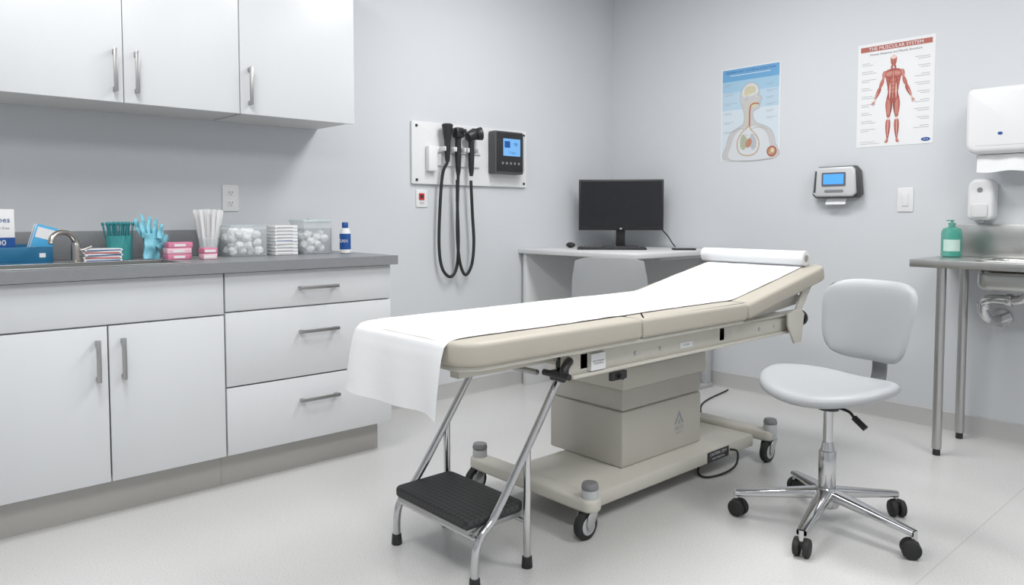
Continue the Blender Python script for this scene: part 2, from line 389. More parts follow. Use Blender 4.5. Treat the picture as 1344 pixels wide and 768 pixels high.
part(i1,'cord',B().tube([(x,-1.5375,1.40),(.055,-1.560,1.33),(.045,-1.572,1.15),(.04,-1.577,.92),(.04,-1.556,.79),(.04,-1.50,.735),(.04,-1.452,.78),(.045,-1.44,.92),(.05,-1.45,1.15),(x-.01,-1.46,1.3)],.0092,res=10),rubber)
part(i2,'cord',B().tube([(x,-1.4605,1.325),(.068,-1.462,1.2),(.064,-1.462,.98),(.062,-1.443,.82),(.060,-1.40,.742),(.060,-1.352,.80),(.060,-1.335,.93),(.060,-1.345,1.1),(.062,-1.358,1.30)],.0092,res=10),rubber)
e=thing('patient_monitor','dark grey wall-mounted vital signs monitor with lit blue screen','monitor',(.06,-1.07,1.35))
M=LW(-1.070,1.478,.0)
part(e,'housing',B().prism(rrect(-.118,-.13,.118,.13,.012),.0185,.085,.008,M=M).box(-.105,-.115,.0848,.105,.12,.0875,.002,mi=1,M=M),[dgrey,black])
part(e,'screen',B().box(-.055,-.02,.088,.085,.085,.0895,M=M).box(-.045,.03,.0895,.0,.07,.09,mi=1,M=M).text('98',.03,M@Matrix.Translation((.045,.052,.0)),1,lay=.0901).text('72 bpm',.018,M@Matrix.Translation((.02,.0,.0)),1,lay=.0901),[screenl,dblue])
for i in range(5): part(e,'button',B().cyl(M@Vector((-.06+i*.033,-.065,.087)),M@Vector((-.06+i*.033,-.065,.091)),.008),mgrey)
part(e,'side_grip',B().box(.119,-.11,.03,.130,.11,.08,.004,M=M),lgrey)
# ---------------------------------------------------------------- posters
skyb=pm('poster_blue',s2l(105,160,202),.5);skyl=pm('poster_pale_blue',s2l(155,190,213),.5);skyp=pm('poster_paler',s2l(202,213,221),.5);skyq=pm('poster_mid',s2l(178,201,217),.5)
bodyg=pm('poster_body_grey',s2l(180,184,190),.5);bone=pm('poster_bone',s2l(205,199,165),.5);org=pm('poster_orange',s2l(184,130,104),.5);grn=pm('poster_green',s2l(172,176,150),.5)
bodyl=pm('poster_body_light',s2l(206,210,214),.5);skin=pm('poster_skin',s2l(192,190,190),.5)
prd=pm('poster_red',s2l(160,80,70),.5);prl=pm('poster_muscle',s2l(182,104,92),.5);prw=pm('poster_tendon',s2l(220,196,186),.5);hdr=pm('poster_header',s2l(166,90,78),.5);prk=pm('poster_dark_red',s2l(124,58,52),.5)
M=RW(.889,1.432); W,H=.392,.57
P1=[card,skyb,skyl,skyp,bodyg,bone,org,grn,prd,dblue,inkg,bodyl,skyq,skin]
b=B().box(0,0,.0,W,H,.0016,M=M); L=.002
b.poly(rect(.006,H*.86,W-.006,H-.006),L,1,M)
b.poly(rect(.006,H*.74,W-.006,H*.86),L,2,M);b.poly(rect(.006,H*.55,W-.006,H*.74),L,12,M);b.poly(rect(.006,.006,W-.006,H*.55),L,3,M)
L+=.0003
b.text('RESPIRATORY SYSTEM & DIGESTION',.0205,M@Matrix.Translation((W/2,H-.026,0)),9,lay=L)
b.poly(rect(.06,H-.047,.33,H-.044),L,0,M)
sil=smooth2d([(.035,.006),(.04,.10),(.062,.165),(.115,.200),(.152,.222),(.160,.25),(.157,.29),(.146,.322),(.134,.36),(.134,.405),(.150,.445),(.185,.468),(.222,.466),(.250,.443),(.260,.410),(.259,.392),(.278,.362),(.262,.354),(.268,.341),(.260,.331),(.260,.312),(.242,.302),(.222,.292),(.220,.262),(.245,.222),(.30,.20),(.345,.165),(.365,.10),(.370,.006)],6)
b.poly(sil,L+.0001,13,M)
b.poly(stroke(sil[:-1],.0012),L+.0002,10,M)
b.poly(smooth2d([(.07,.01),(.075,.10),(.105,.165),(.165,.20),(.24,.20),(.305,.16),(.33,.09),(.335,.01)],5),L+.0003,11,M)
b.poly(smooth2d([(.146,.395),(.150,.430),(.178,.456),(.216,.458),(.243,.437),(.250,.410),(.236,.396),(.205,.388),(.175,.380)],5),L+.0004,11,M)
b.poly(smooth2d([(.155,.400),(.160,.428),(.184,.448),(.213,.449),(.235,.430),(.232,.408),(.205,.398),(.178,.392)],5),L+.0007,5,M)
for k in range(6): b.poly(stroke(smooth2d([(.163+.012*k,.402+.001*k),(.170+.012*k,.416),(.163+.013*k,.430),(.176+.010*k,.444)],5,False),.0010),L+.0010,10,M)
b.poly(ell(.246,.383,.007,.0045),L+.0008,0,M); b.poly(ell(.249,.383,.003,.003),L+.0011,9,M)
b.poly(stroke([(.246,.392),(.256,.391)],.0012),L+.0011,10,M); b.poly(stroke([(.252,.332),(.264,.334)],.0012),L+.0011,8,M)
b.poly(stroke(smooth2d([(.176,.362),(.168,.372),(.172,.388),(.184,.386),(.182,.370)],5,False),.0014),L+.0009,10,M)
b.poly(smooth2d([(.205,.345),(.235,.350),(.252,.340),(.244,.326),(.22,.318),(.198,.33)],5),L+.0005,5,M)
b.poly(stroke(smooth2d([(.255,.338),(.225,.340),(.203,.328),(.197,.29),(.197,.24),(.196,.20)],6,False),.0040,.0050),L+.0009,6,M)
b.poly(stroke(smooth2d([(.255,.338),(.225,.340),(.203,.328),(.197,.29),(.197,.24),(.196,.20)],6,False),.0014,.0018),L+.0012,8,M)
for k in range(11): b.poly(ell(.172+.0006*k,.350-k*.015,.0055,.0052),L+.0008,5,M)
loop=smooth2d([(.196,.205),(.150,.175),(.118,.125),(.118,.070),(.150,.035),(.205,.028),(.248,.050),(.262,.100),(.240,.150),(.205,.185)],6)
b.poly(stroke(loop+[loop[0]],.0036),L+.0009,6,M); b.poly(stroke(loop+[loop[0]],.0016),L+.0013,5,M)
b.poly(smooth2d([(.150,.155),(.135,.12),(.14,.075),(.165,.065),(.18,.10),(.175,.14)],5),L+.0007,7,M)
b.poly(smooth2d([(.215,.16),(.24,.125),(.242,.08),(.22,.06),(.2,.09),(.2,.135)],5),L+.0007,4,M)
b.poly(smooth2d([(.180,.120),(.20,.132),(.215,.112),(.203,.085),(.185,.075),(.172,.09)],5),L+.0010,6,M)
for k in range(4): b.poly(stroke([(.140,.15-.022*k),(.165,.158-.022*k),(.19,.150-.022*k)],.0009),L+.0014,10,M);b.poly(stroke([(.205,.15-.022*k),(.225,.155-.022*k),(.248,.14-.022*k)],.0009),L+.0014,10,M)
b.poly(stroke([(.08,.186),(.13,.196),(.18,.190)],.0014),L+.0008,10,M);b.poly(stroke([(.21,.190),(.27,.196),(.32,.176)],.0014),L+.0008,10,M)
b.poly(ell(.345,.045,.032,.032),L+.0012,8,M);b.poly(ell(.345,.045,.026,.026),L+.0016,6,M);b.poly(ell(.350,.050,.013,.014),L+.0020,5,M);b.poly(ell(.335,.036,.007,.006),L+.0021,7,M)
for i in range(6):
    b.poly(rect(.02,.47-i*.058,.02+.05+.02*(i%3),.472-i*.058),L+.0003,10,M);b.poly(rect(.02,.462-i*.058,.02+.04+.015*(i%2),.464-i*.058),L+.0003,10,M)
for i in range(6): b.poly(rect(.305,.45-i*.040,.305+.05+.02*(i%2),.452-i*.040),L+.0003,10,M);b.poly(rect(.305,.442-i*.04,.345,.444-i*.04),L+.0003,10,M)
e=thing('poster','blue-topped anatomy poster showing head, throat and stomach','poster',(1.08,0,1.432)); part(e,'printed_sheet',b,P1)
M=RW(1.73,1.462); W,H=.384,.55
P2=[card,hdr,prl,prd,prw,ink,inkg,dblue,prk]
b=B().box(0,0,.0,W,H,.0016,M=M); L=.002
b.poly(rect(.014,H-.043,W-.014,H-.016),L,1,M)
b.text('THE MUSCULAR SYSTEM',.025,M@Matrix.Translation((W/2,H-.0305,0)),0,lay=L+.0004)
b.text('Human Anatomy and Muscle Structure',.0165,M@Matrix.Translation((W/2,H-.060,0)),5,lay=L)
cx=W*.48
def fig(pts,mi,dl): b.poly([(cx+(p[0]-cx)*.90,p[1]) for p in pts],L+dl,mi,M)
fig(smooth2d([(cx-.016,.462),(cx,.474),(cx+.016,.462),(cx+.017,.44),(cx+.010,.422),(cx,.416),(cx-.010,.422),(cx-.017,.44)],4),2,.0004)
fig(ell(cx,.462,.014,.010),4,.0007)
for s in (1,-1):
    fig(ell(cx+s*.007,.446,.004,.0025),8,.0007); fig(spindle((cx+s*.011,.44),(cx+s*.006,.424),.004),3,.0006)
    fig(spindle((cx+s*.007,.424),(cx+s*.012,.398),.005),3,.0005)
fig(ell(cx,.430,.005,.0018),8,.0008)
half=[(0,.405),(.018,.402),(.038,.396),(.046,.380),(.041,.35),(.033,.315),(.028,.285),(.032,.262),(.036,.245),(.026,.228),(0,.222)]
fig(smooth2d([(cx+x,y) for x,y in half]+[(cx-x,y) for x,y in half[::-1][1:-1]],3),3,.0003)
for s in (1,-1):
    fig(spindle((cx+s*.004,.382),(cx+s*.043,.372),.014,.45),2,.0006)
    for q in range(3): fig(stroke([(cx+s*.006,.388-q*.008),(cx+s*.036,.380-q*.005)],.0007),4,.0010)
    fig(spindle((cx+s*.044,.395),(cx+s*.058,.352),.011,.35),2,.0008)
    fig(stroke([(cx+s*.048,.39),(cx+s*.056,.36)],.0009),4,.0011)
    fig(spindle((cx+s*.054,.360),(cx+s*.072,.305),.009,.45),2,.0007); fig(spindle((cx+s*.062,.352),(cx+s*.078,.305),.005,.5),8,.0006)
    fig(spindle((cx+s*.070,.312),(cx+s*.098,.250),.0085,.3),3,.0008); fig(spindle((cx+s*.077,.312),(cx+s*.104,.252),.005,.3),2,.0009)
    fig(stroke([(cx+s*.085,.285),(cx+s*.100,.252)],.0011),4,.0012)
    fig(spindle((cx+s*.098,.254),(cx+s*.112,.226),.0055,.4),4,.0007)
    for q in range(4): fig(stroke([(cx+s*(.104+.003*q),.238),(cx+s*(.108+.005*q),.216+.003*q)],.0013,.0008),2,.0010)
    for q in range(4): fig(spindle((cx+s*.026,.352-q*.017),(cx+s*.037-s*.002*q,.345-q*.017),.0038),2,.0008)
    for q in range(4): fig(ell(cx+s*.008,.343-q*.020,.0066,.0085),2,.0008)
    fig(spindle((cx+s*.017,.33),(cx+s*.018,.245),.003,.5),4,.0006)
    fig(spindle((cx+s*.019,.262),(cx+s*.023,.140),.0175,.35),3,.0005)
    fig(spindle((cx+s*.028,.252),(cx+s*.030,.150),.0075,.4),2,.0008); fig(spindle((cx+s*.018,.240),(cx+s*.022,.145),.0065,.45),2,.0009); fig(spindle((cx+s*.009,.232),(cx+s*.016,.150),.0045,.4),8,.0008)
    fig(stroke([(cx+s*.023,.24),(cx+s*.025,.165)],.0008),4,.0012); fig(stroke([(cx+s*.013,.225),(cx+s*.018,.165)],.0007),4,.0012)
    fig(ell(cx+s*.023,.142,.006,.009),4,.0011)
    fig(spindle((cx+s*.023,.146),(cx+s*.026,.030),.0125,.3),3,.0006); fig(spindle((cx+s*.017,.138),(cx+s*.023,.070),.0055,.35),2,.0009); fig(spindle((cx+s*.030,.138),(cx+s*.029,.070),.005,.35),2,.0009)
    fig(stroke([(cx+s*.024,.13),(cx+s*.026,.05)],.0014),4,.0012)
    fig(smooth2d([(cx+s*.022,.040),(cx+s*.030,.040),(cx+s*.040,.022),(cx+s*.036,.016),(cx+s*.023,.020)],4),2,.0008); fig(stroke([(cx+s*.027,.038),(cx+s*.036,.020)],.0011),4,.0012)
fig(stroke([(cx,.392),(cx,.25)],.0010),4,.0013)
for i in range(9):
    for k in range(2):
        b.poly(rect(.022,.445-i*.044-k*.010,.022+.040+.018*((i+k)%3),.4475-i*.044-k*.010),L,6,M)
        b.poly(rect(W-.095+.015*((i+k)%3),.445-i*.044-k*.010,W-.022,.4475-i*.044-k*.010),L,6,M)
b.poly(ell(W-.035,.022,.022,.010),L+.0004,7,M); b.text('ATLAS',.009,M@Matrix.Translation((W-.035,.022,0)),0,lay=L+.0008)
b.poly(rect(.02,.016,.12,.018),L,6,M);b.poly(rect(.02,.026,.10,.028),L,6,M)
e=thing('poster','white muscular system poster with red header and figure','poster',(1.92,0,1.462)); part(e,'printed_sheet',b,P2)
# ---------------------------------------------------------------- wall terminal
M=RW(1.645,1.265)
silv=pm('silver_plastic',(.58,.59,.60),.35,.1)
e=thing('wall_terminal','silver and black wall terminal with lit blue screen','wall device',(1.645,-.05,1.17))
part(e,'housing',B().prism([(-.135,-.055),(-.115,-.075),(.115,-.075),(.135,-.055),(.122,.075),(.100,.10),(-.100,.10),(-.122,.075)],.0005,.055,.012,M=M),dgrey)
part(e,'front_cover',B().prism([(-.120,-.05),(-.100,-.068),(.100,-.068),(.120,-.05),(.112,.078),(.095,.094),(-.095,.094),(-.112,.078)],.0555,.080,.010,M=M),silv)
part(e,'screen',B().prism(rrect(-.066,-.012,.066,.064,.006),.0805,.0825,0,M=M).poly(rect(-.056,.0,.056,.055),.0830,1,M),[pm('bezel',(.12,.13,.15),.3),screenb])
part(e,'button',B().prism(rrect(-.05,-.045,.055,-.030,.006),.0805,.083,.001,M=M),mgrey)
part(e,'side_band',B().prism([(-.112,-.045),(-.100,-.045),(-.094,.074),(-.104,.074)],.0805,.0815,M=M),dgrey)
part(e,'paper_slip',B().sheet(lambda u,v:(-.055+.11*u,-.076-.035*v,.035+.02*v),4,4,.0008,M=M),paper)
# ---------------------------------------------------------------- towel dispenser
e=thing('paper_towel_dispenser','white plastic wall paper towel dispenser with towel hanging','towel dispenser',(2.49,-.1,1.33))
M=RW(2.490,1.508)
part(e,'housing',B().prism(rrect(-.175,-.13,.175,.175,[.05,.05,.03,.03]),.0005,.20,.028,M=M,seg=4),whitep)
part(e,'lower_tray',B().prism(rrect(-.140,-.150,.145,-.1305,.008),.001,.150,.006,M=M),whitep,'white lower chute')
part(e,'badge',B().prism(ell(-.03,-.04,.010,.007),.2005,.202,0,M=M),dblue)
part(e,'seam_lip',B().box(-.13,-.094,.2003,.14,-.092,.2008,M=M),lgrey)
part(e,'paper_towel',B().sheet(lambda u,v:(-.130+.255*u,-.1325-.080*v-.004*math.sin(9*u)*v,.156+.012*v+.003*math.sin(14*u)),14,6,.001,M=M),paper)
e=thing('soap_dispenser','white oval wall soap dispenser with push lever','soap dispenser',(2.36,-.05,1.07))
M=RW(2.357,1.17)
part(e,'housing',B().prism(rrect(-.055,-.10,.055,.10,[.025,.025,.045,.045]),.0005,.095,.018,M=M,seg=4),whitep)
part(e,'push_lever',B().prism(rrect(-.035,-.085,.035,-.02,.012),.0955,.103,.003,M=M),pm('warm_white_plastic',(.66,.66,.67),.4))
part(e,'level_window',B().prism(ell(0,.045,.012,.012),.0955,.0975,0,M=M),mgrey)
part(e,'nozzle',B().cyl((2.357,-.06,1.0695),(2.357,-.06,1.060),.008),lgrey)
# ---------------------------------------------------------------- sink table
tx0,tx1,ty0,ty1,tz=2.195,3.25,-.50,-.005,.893
bx0,bx1,by0,by1=2.44,2.86,-.43,-.10
e=thing('sink_table','stainless steel sink table on round legs with splashback','sink table',(2.7,-.25,0))
b=B();b.box(tx0,ty0,tz-.035,tx1,by0,tz,.002);b.box(tx0,by1,tz-.035,tx1,ty1,tz,.002);b.box(tx0,by0,tz-.035,bx0,by1,tz);b.box(bx1,by0,tz-.035,tx1,by1,tz)
part(e,'tabletop',b,steel)
part(e,'splashback',B().box(2.21,-.016,tz+.0005,tx1,-.002,1.050,.002),steel)
part(e,'basin',B().prism(rrect(bx0,by0,bx1,by1,.05),tz-.13,tz-.036,.03),steel)
b=B(); 
t=bmesh.new(); 
def fr(o,z): return [t.verts.new((x,y,z)) for x,y in rrect(bx0+o,by0+o,bx1-o,by1-o,.05)]
ra,rb,rc=fr(.0,tz+.001),fr(.008,tz-.02),fr(.03,tz-.035)
for p,q in ((ra,rb),(rb,rc)):
    for i in range(len(p)): j=(i+1)%len(p); t.faces.new((p[i],p[j],q[j],q[i]))
t.faces.new(rc); b.merge(t); b.tube([(x,y,tz+.001) for x,y in rrect(bx0,by0,bx1,by1,.05)]+[(bx0,by0+.05,tz+.001)],.004,smooth=False,seg=8)
part(e,'basin_rim',b,steel)
for lx,ly in ((2.315,-.45),(2.300,-.09),(3.2,-.45),(3.2,-.09)):
    part(e,'leg',B().cyl((lx,ly,.03),(lx,ly,tz-.036),.020).cyl((lx,ly,.0),(lx,ly,.029),.016,mi=1),[steel,black])
pb=B().tube([(2.60,-.26,.762),(2.60,-.26,.745),(2.585,-.258,.722),(2.55,-.250,.712),(2.49,-.240,.712),(2.445,-.232,.706),(2.425,-.23,.680),(2.425,-.225,.645),(2.438,-.20,.612),(2.445,-.14,.600),(2.445,-.08,.600),(2.445,-.004,.600)],.022,seg=22,res=8)
pb.cyl((2.52,-.245,.712),(2.545,-.249,.712),.029,bev=.002).cyl((2.425,-.228,.690),(2.425,-.226,.662),.029,bev=.002).cyl((2.445,-.012,.600),(2.445,-.002,.600),.042).cyl((2.60,-.26,.745),(2.60,-.26,.7625),.034)
part(e,'drain_pipe',pb,dchrome,'chrome drain trap under the basin')
bx,by=2.265,-.17
e=thing('soap_bottle','clear pump bottle of green hand soap on steel table','soap bottle',(bx,by,tz+.001))
part(e,'bottle',B().lathe([(.038,0),(.045,.006),(.045,.118),(.038,.136),(.014,.146),(.014,.154)],(bx,by,tz+.001)),green)
part(e,'label_band',B().sheet(lambda u,v:(bx+.0456*math.cos(-2.1+1.7*u),by+.0456*math.sin(-2.1+1.7*u),tz+.03+.055*v),14,2,.0003),pm('pale_green_label',s2l(190,215,206),.5))
part(e,'pump',B().lathe([(.016,.1545),(.016,.164),(.006,.165),(.006,.172),(.010,.173),(.010,.178)],(bx,by,tz+.001)).box(bx-.025,by-.005,tz+.173,bx,by+.005,tz+.179,.002),green,'translucent green pump head')
# ---------------------------------------------------------------- desk & computer
DZ=.88
e=thing('desk','white desk in the room corner against both walls','desk',(.45,-.46,0))
part(e,'desktop',B().box(.003,-.92,DZ-.028,.93,-.024,DZ,.003),deskw)
part(e,'side_panel',B().box(.024,-.90,0,.054,-.03,DZ-.0285,.001),deskw)
part(e,'back_panel',B().box(.056,-.06,.35,.82,-.042,DZ-.0285),deskg)
part(e,'leg',B().box(.83,-.10,.03,.87,-.045,DZ-.03,.002).box(.83,-.50,0,.87,-.03,.0295,.004).box(.83,-.60,DZ-.05,.87,-.101,DZ-.03,.002),lgrey,'grey metal cantilever leg')
mx,my=.33,-.30
fa=math.radians(42)
e=thing('computer_monitor','black widescreen computer monitor, switched off, on the desk','monitor',(mx,my,DZ+.001),fa)
part(e,'screen_housing',B().box(-.278,-.012,.115,.278,.018,.45,.005).box(-.18,.018,.17,.18,.04,.38,.01),black,local=True)
part(e,'screen',B().box(-.265,-.0135,.14,.265,-.0122,.438),screenk,local=True)
part(e,'stand',B().box(-.03,.02,.006,.03,.04,.2,.006).prism(rrect(-.12,-.08,.12,.09,.03),0,.010,.003),black,local=True)
part(e,'badge',B().prism(ell(0,.126,.008,.005),-.0,.0006,0,M=Matrix(((1,0,0,0),(0,0,-1,-.0123),(0,1,0,0),(0,0,0,1)))),lgrey,local=True)
part(e,'cable',B().tube([(.10,.03,.20),(.22,.05,.16),(.30,.04,.09),(.34,.03,.03),(.36,.02,.004)],.004,res=8),rubber,local=True)
kb=B().prism(rrect(-.215,-.07,.215,.07,.01),0,.012,.003)
for r in range(5):
    for c in range(15): kb.box(-.205+c*.0275,-.06+r*.0245,.0122,-.181+c*.0275,-.0395+r*.0245,.017,.002,mi=1,seg=1)
e=solo('keyboard','black computer keyboard on the desk before the monitor','keyboard',kb,[black,dgrey],(.455,-.54,DZ+.001),(0,0,fa),local=True)
m_=thing('computer_mouse','small black computer mouse on white desk','mouse',(.12,-.56,DZ+.001),fa+.4)
part(m_,'shell',B().sph((0,0,.018),.03,sc=(.95,1.5,.6)),black,local=True)
part(m_,'scroll_wheel',B().cyl((-.004,.026,.031),(.004,.026,.031),.006),mgrey,local=True)
solo('tablet','flat black tablet lying on the desk','tablet',B().prism(rrect(-.07,-.045,.07,.045,.008),0,.010,.002).box(-.062,-.038,.0101,.062,.038,.0106,mi=1),[black,screenk],(.80,-.26,DZ+.001),(0,0,.75),local=True)
e=thing('desk_chair','pale grey plastic shell chair pushed up to the desk','chair',(.79,-.905,0),math.radians(32))
def cb(u,v):
    x=(u-.5)*.42*(1-.12*(v**3)); z=.50+.37*v; 
    y=-.215-.05*v+.035*(2*u-1)**2*1.0
    if v>.8: z=.50+.37*v-.02*abs(2*u-1)**4
    return Vector((x,y,z))
part(e,'backrest',B().sheet(cb,16,12,.014),stoolv,local=True)
part(e,'seat',B().prism(rrect(-.22,-.20,.22,.20,.07),.44,.475,.012),stoolv,local=True)
for s in (-1,1): part(e,'back_support',B().tube([(s*.12,-.17,.43),(s*.12,-.25,.46),(s*.12,-.262,.62)],.010),chrome,local=True)
for sx in (1,-1):
    for sy in (1,-1): part(e,'leg',B().tube([(sx*.15,sy*.13,.438),(sx*.17,sy*.155,.2),(sx*.185,sy*.175,.0)],.011),chrome,local=True)
# ---------------------------------------------------------------- exam table
X0,X1=1.365,1.965
et=thing('exam_table','beige padded medical exam table with raised backrest on wheeled base','exam table',(1.67,-1.75,0))
zc0,zc1=.681,.75
YF=-2.915
part(et,'foot_cushion',B().prism(rrect(X0,YF,X1,-2.162,[.08,.08,.010,.010]),zc0,zc1,.015,seg=4),vinyl)
part(et,'seat_cushion',B().prism(rrect(X0,-2.156,X1,-1.498,.010),zc0,zc1,.015,seg=4),vinyl)
A=math.radians(10.5)
MB=Matrix.Translation((0,-1.49,.70))@Matrix.Rotation(A,4,'X')
part(et,'backrest',B().prism(rrect(X0,0,X1,.69,[.010,.010,.055,.055]),-.020,.047,.015,M=MB,seg=4),vinyl)
part(et,'cushion_base',B().prism(rrect(X0+.015,YF+.015,X1-.015,-1.50,[.07,.07,.01,.01]),.668,.6805,.002),enam,'thin beige cushion base board')
b=B()
for x0 in (1.44,1.86): b.box(x0,-2.45,.578,x0+.04,-.93,.6675,.006)
b.box(1.9005,-2.44,.578,1.912,-.95,.590,.003).box(1.9005,-2.44,.656,1.910,-.95,.665,.003)
b.box(1.44,-2.40,.60,1.90,-2.36,.655,.004).box(1.44,-1.60,.60,1.90,-1.56,.655,.004).box(1.44,-.98,.60,1.90,-.94,.65,.004).box(1.47,-2.87,.655,1.87,-1.52,.6675,.002)
b.box(1.50,-2.84,.628,1.54,-2.36,.655).box(1.80,-2.84,.628,1.84,-2.36,.655)
part(et,'frame',b,enam)
for y in (-2.12,-1.98,-1.30,-1.18): part(et,'bolt',B().cyl((1.9005,y,.62),(1.905,y,.62),.007,seg=8),lgrey)
part(et,'backrest_pan',B().box(1.46,.01,-.038,1.88,.60,-.0205,.003,M=MB),enam)
for x0 in (1.445,1.87): part(et,'backrest_arm',B().prism([(0,0),(.05,-.02),(.46,-.06),(.50,-.03),(.46,.0)],0,.022,.002,M=MB@Matrix(((0,0,1,x0),(1,0,0,.05),(0,1,0,-.039),(0,0,0,1)))),enam)
for x0 in (1.425,1.914): part(et,'support_link',B().prism([(-1.08,.60),(-1.045,.595),(-.895,.770),(-.92,.805),(-.955,.79)],0,.012,.003,M=LW(0,0,x0)).cyl((x0-.004,-1.055,.622),(x0+.018,-1.055,.622),.011,mi=1).cyl((x0-.004,-.927,.778),(x0+.018,-.927,.778),.010,mi=1),[enam,mgrey])
for x in (1.50,1.80): part(et,'gas_strut',B().cyl((x,-1.25,.615),(x,-1.02,.742),.010),chrome)
for x in (1.42,1.926):
    part(et,'end_bracket',B().prism([(-1.12,.62),(-1.06,.535),(-1.0,.535),(-.975,.66),(-1.02,.69),(-1.12,.67)],0,.010,.002,M=LW(0,0,x)),enam)
part(et,'knob',B().cyl((1.885,-.929,.63),(1.885,-.905,.63),.036,bev=.005).cyl((1.885,-.904,.63),(1.885,-.90,.63),.018,mi=1),[black,red],'black round knob with red centre')
b=B().box(1.83,-2.44,.60,1.87,-2.40,.655,.004).tube([(1.87,-2.42,.62),(1.90,-2.45,.635),(1.92,-2.49,.62),(1.925,-2.495,.595)],.014).cyl((1.84,-2.50,.60),(1.95,-2.50,.60),.010)
part(et,'release_lever',b,black)
b=B().box(1.90,-2.26,.545,1.915,-2.18,.573,.003).cyl((1.905,-2.22,.56),(1.93,-2.22,.56),.012)
part(et,'height_lever',b,black)
part(et,'crossbar',B().cyl((1.40,-2.52,.60),(1.83,-2.52,.60),.009),dsteel)
lab=B().box(1.9005,-2.36,.594,1.9135,-2.29,.648)
lab.text('SAFE WORKING\nLOAD 200 kg',.008,LW(-2.325,.62,1.913),1,lay=.0009)
part(et,'sticker',lab,[card,ink])
lb=B().box(1.9005,-1.86,.604,1.9015,-1.78,.626); lb.text('LOT 2041',.009,LW(-1.82,.615,1.9),1,lay=.0018)
part(et,'sticker',lb,[card,ink])
bx=B().box(1.30,-1.93,.1175,1.69,-1.40,.335,.008)
Mx=LW(-1.56,.235,1.69)
bx.poly([(-.034,-.01),(-.020,-.01),(0,.026),(0,.048)],.0006,1,Mx).poly([(.034,-.01),(.020,-.01),(0,.026),(0,.048)],.0006,1,Mx).poly([(-.010,-.01),(.010,-.01),(0,.012)],.0006,1,Mx)
bx.text('ARTIS',.024,Mx@Matrix.Translation((0,-.028,0)),1,lay=.0006); bx.text('MEDICAL',.011,Mx@Matrix.Translation((0,-.048,0)),1,lay=.0006)
part(et,'lower_cover',bx,[enam2,inkg])
part(et,'middle_cover',B().box(1.308,-1.920,.3355,1.683,-1.392,.422,.008),enam2)
part(et,'upper_cover',B().box(1.290,-1.942,.4225,1.703,-1.380,.512,.012),enam)
part(et,'lift_column',B().box(1.42,-1.82,.5125,1.60,-1.42,.598,.005).box(1.44,-1.80,.577,1.859,-1.74,.60),dgrey)
part(et,'base_platform',B().box(1.37,-2.235,.060,1.79,-1.13,.117,.012),enam)
for y in (-2.275,-1.09): part(et,'base_crossbar',B().prism(rrect(1.215,y-.039,1.87,y+.039,.035),.092,.138,.012),enam)
lp=B().box(1.7905,-1.50,.066,1.792,-1.34,.109); lp.text('CAUTION  220 V',.017,LW(-1.42,.096,1.79),1,lay=.0022).text('EXAM TABLE 50 Hz',.011,LW(-1.42,.077,1.79),1,lay=.0022)
part(et,'rating_plate',lp,[black,card])
part(et,'power_cord',B().tube([(1.79,-1.33,.09),(1.815,-1.31,.08),(1.825,-1.34,.03),(1.81,-1.42,.008),(1.78,-1.50,.006),(1.72,-1.46,.006),(1.60,-1.25,.006),(1.40,-.9,.006),(1.1,-.5,.006),(1.0,-.06,.006)],.0045,res=8),rubber)
for cx_,cy_ in ((1.835,-2.275),(1.25,-2.275),(1.845,-1.09),(1.25,-1.09)):
    cs=part(et,'caster',B().cyl((cx_,cy_,.100),(cx_,cy_,.168),.029,bev=.005).cyl((cx_,cy_,.096),(cx_,cy_,.099),.024),lgrey)
    dy=-.022; wr=.048
    part(cs,'caster_cap',B().cyl((cx_,cy_,.1685),(cx_,cy_,.190),.031,.026,bev=.004),mgrey)
    part(cs,'wheel',B().cyl((cx_-.015,cy_+dy,wr),(cx_+.015,cy_+dy,wr),wr,seg=32,bev=.008).cyl((cx_-.018,cy_+dy,wr),(cx_+.018,cy_+dy,wr),.031,mi=1,bev=.003).cyl((cx_-.021,cy_+dy,wr),(cx_+.021,cy_+dy,wr),.009,mi=2),[rubber,lgrey,mgrey])
    b=B()
    for fxx in (-.026,.022): b.prism([(-.038,wr+.006),(-.030,wr-.014),(-.012,wr-.010),(.018,.098),(-.020,.098),(-.036,.085)],0,.004,.001,M=Matrix(((0,0,1,cx_+fxx),(1,0,0,cy_),(0,1,0,0),(0,0,0,1))))
    b.box(cx_-.026,cy_-.020,.0985,cx_+.026,cy_+.018,.102)
    part(cs,'fork',b,chrome)
path=[(-2.955,.555),(-2.950,.60),(-2.942,.66),(-2.934,.705),(-2.924,.735),(-2.905,.7500),(-2.875,.7535)]
y=-2.8
while y<-1.55: path.append((y,.7535)); y+=.06
path+=[(-1.51,.7535)]
for k in range(11):
    p=MB@Vector((0,.035+.058*k,.0505)); path.append((p.y,p.z))
def pap(u,v):
    f_=v*(len(path)-1); i=min(int(f_),len(path)-2); t=f_-i
    y=path[i][0]*(1-t)+path[i+1][0]*t; z=path[i][1]*(1-t)+path[i+1][1]*t
    hang=max(0,min(1,(.75-z)/.195)) if y<-2.88 else 0
    x0=1.398+.004*math.sin(7*y); x1=1.880+.005*math.sin(5*y+1)
    if y<-2.80:
        q=max(0,min(1,(-2.80-y)/.10)); x0+=.022*q; x1+=.008*q
    x0+=.028*hang; x1+=.032*hang
    x=x0+(x1-x0)*u
    y-=hang*(.014*math.sin(6*u+1)+.008*math.sin(13*u+.5))+.010*hang
    z-=hang*(.014*u+.006*math.sin(5*u))
    if y>-2.86: z+=.0025*abs(noise.noise(Vector((x*8,y*7,0))))+.0016*max(0,math.sin(34*x+9*math.sin(y*3.1)))*abs(noise.noise(Vector((x*3,y*3,4))))*2
    return Vector((x,y,z))
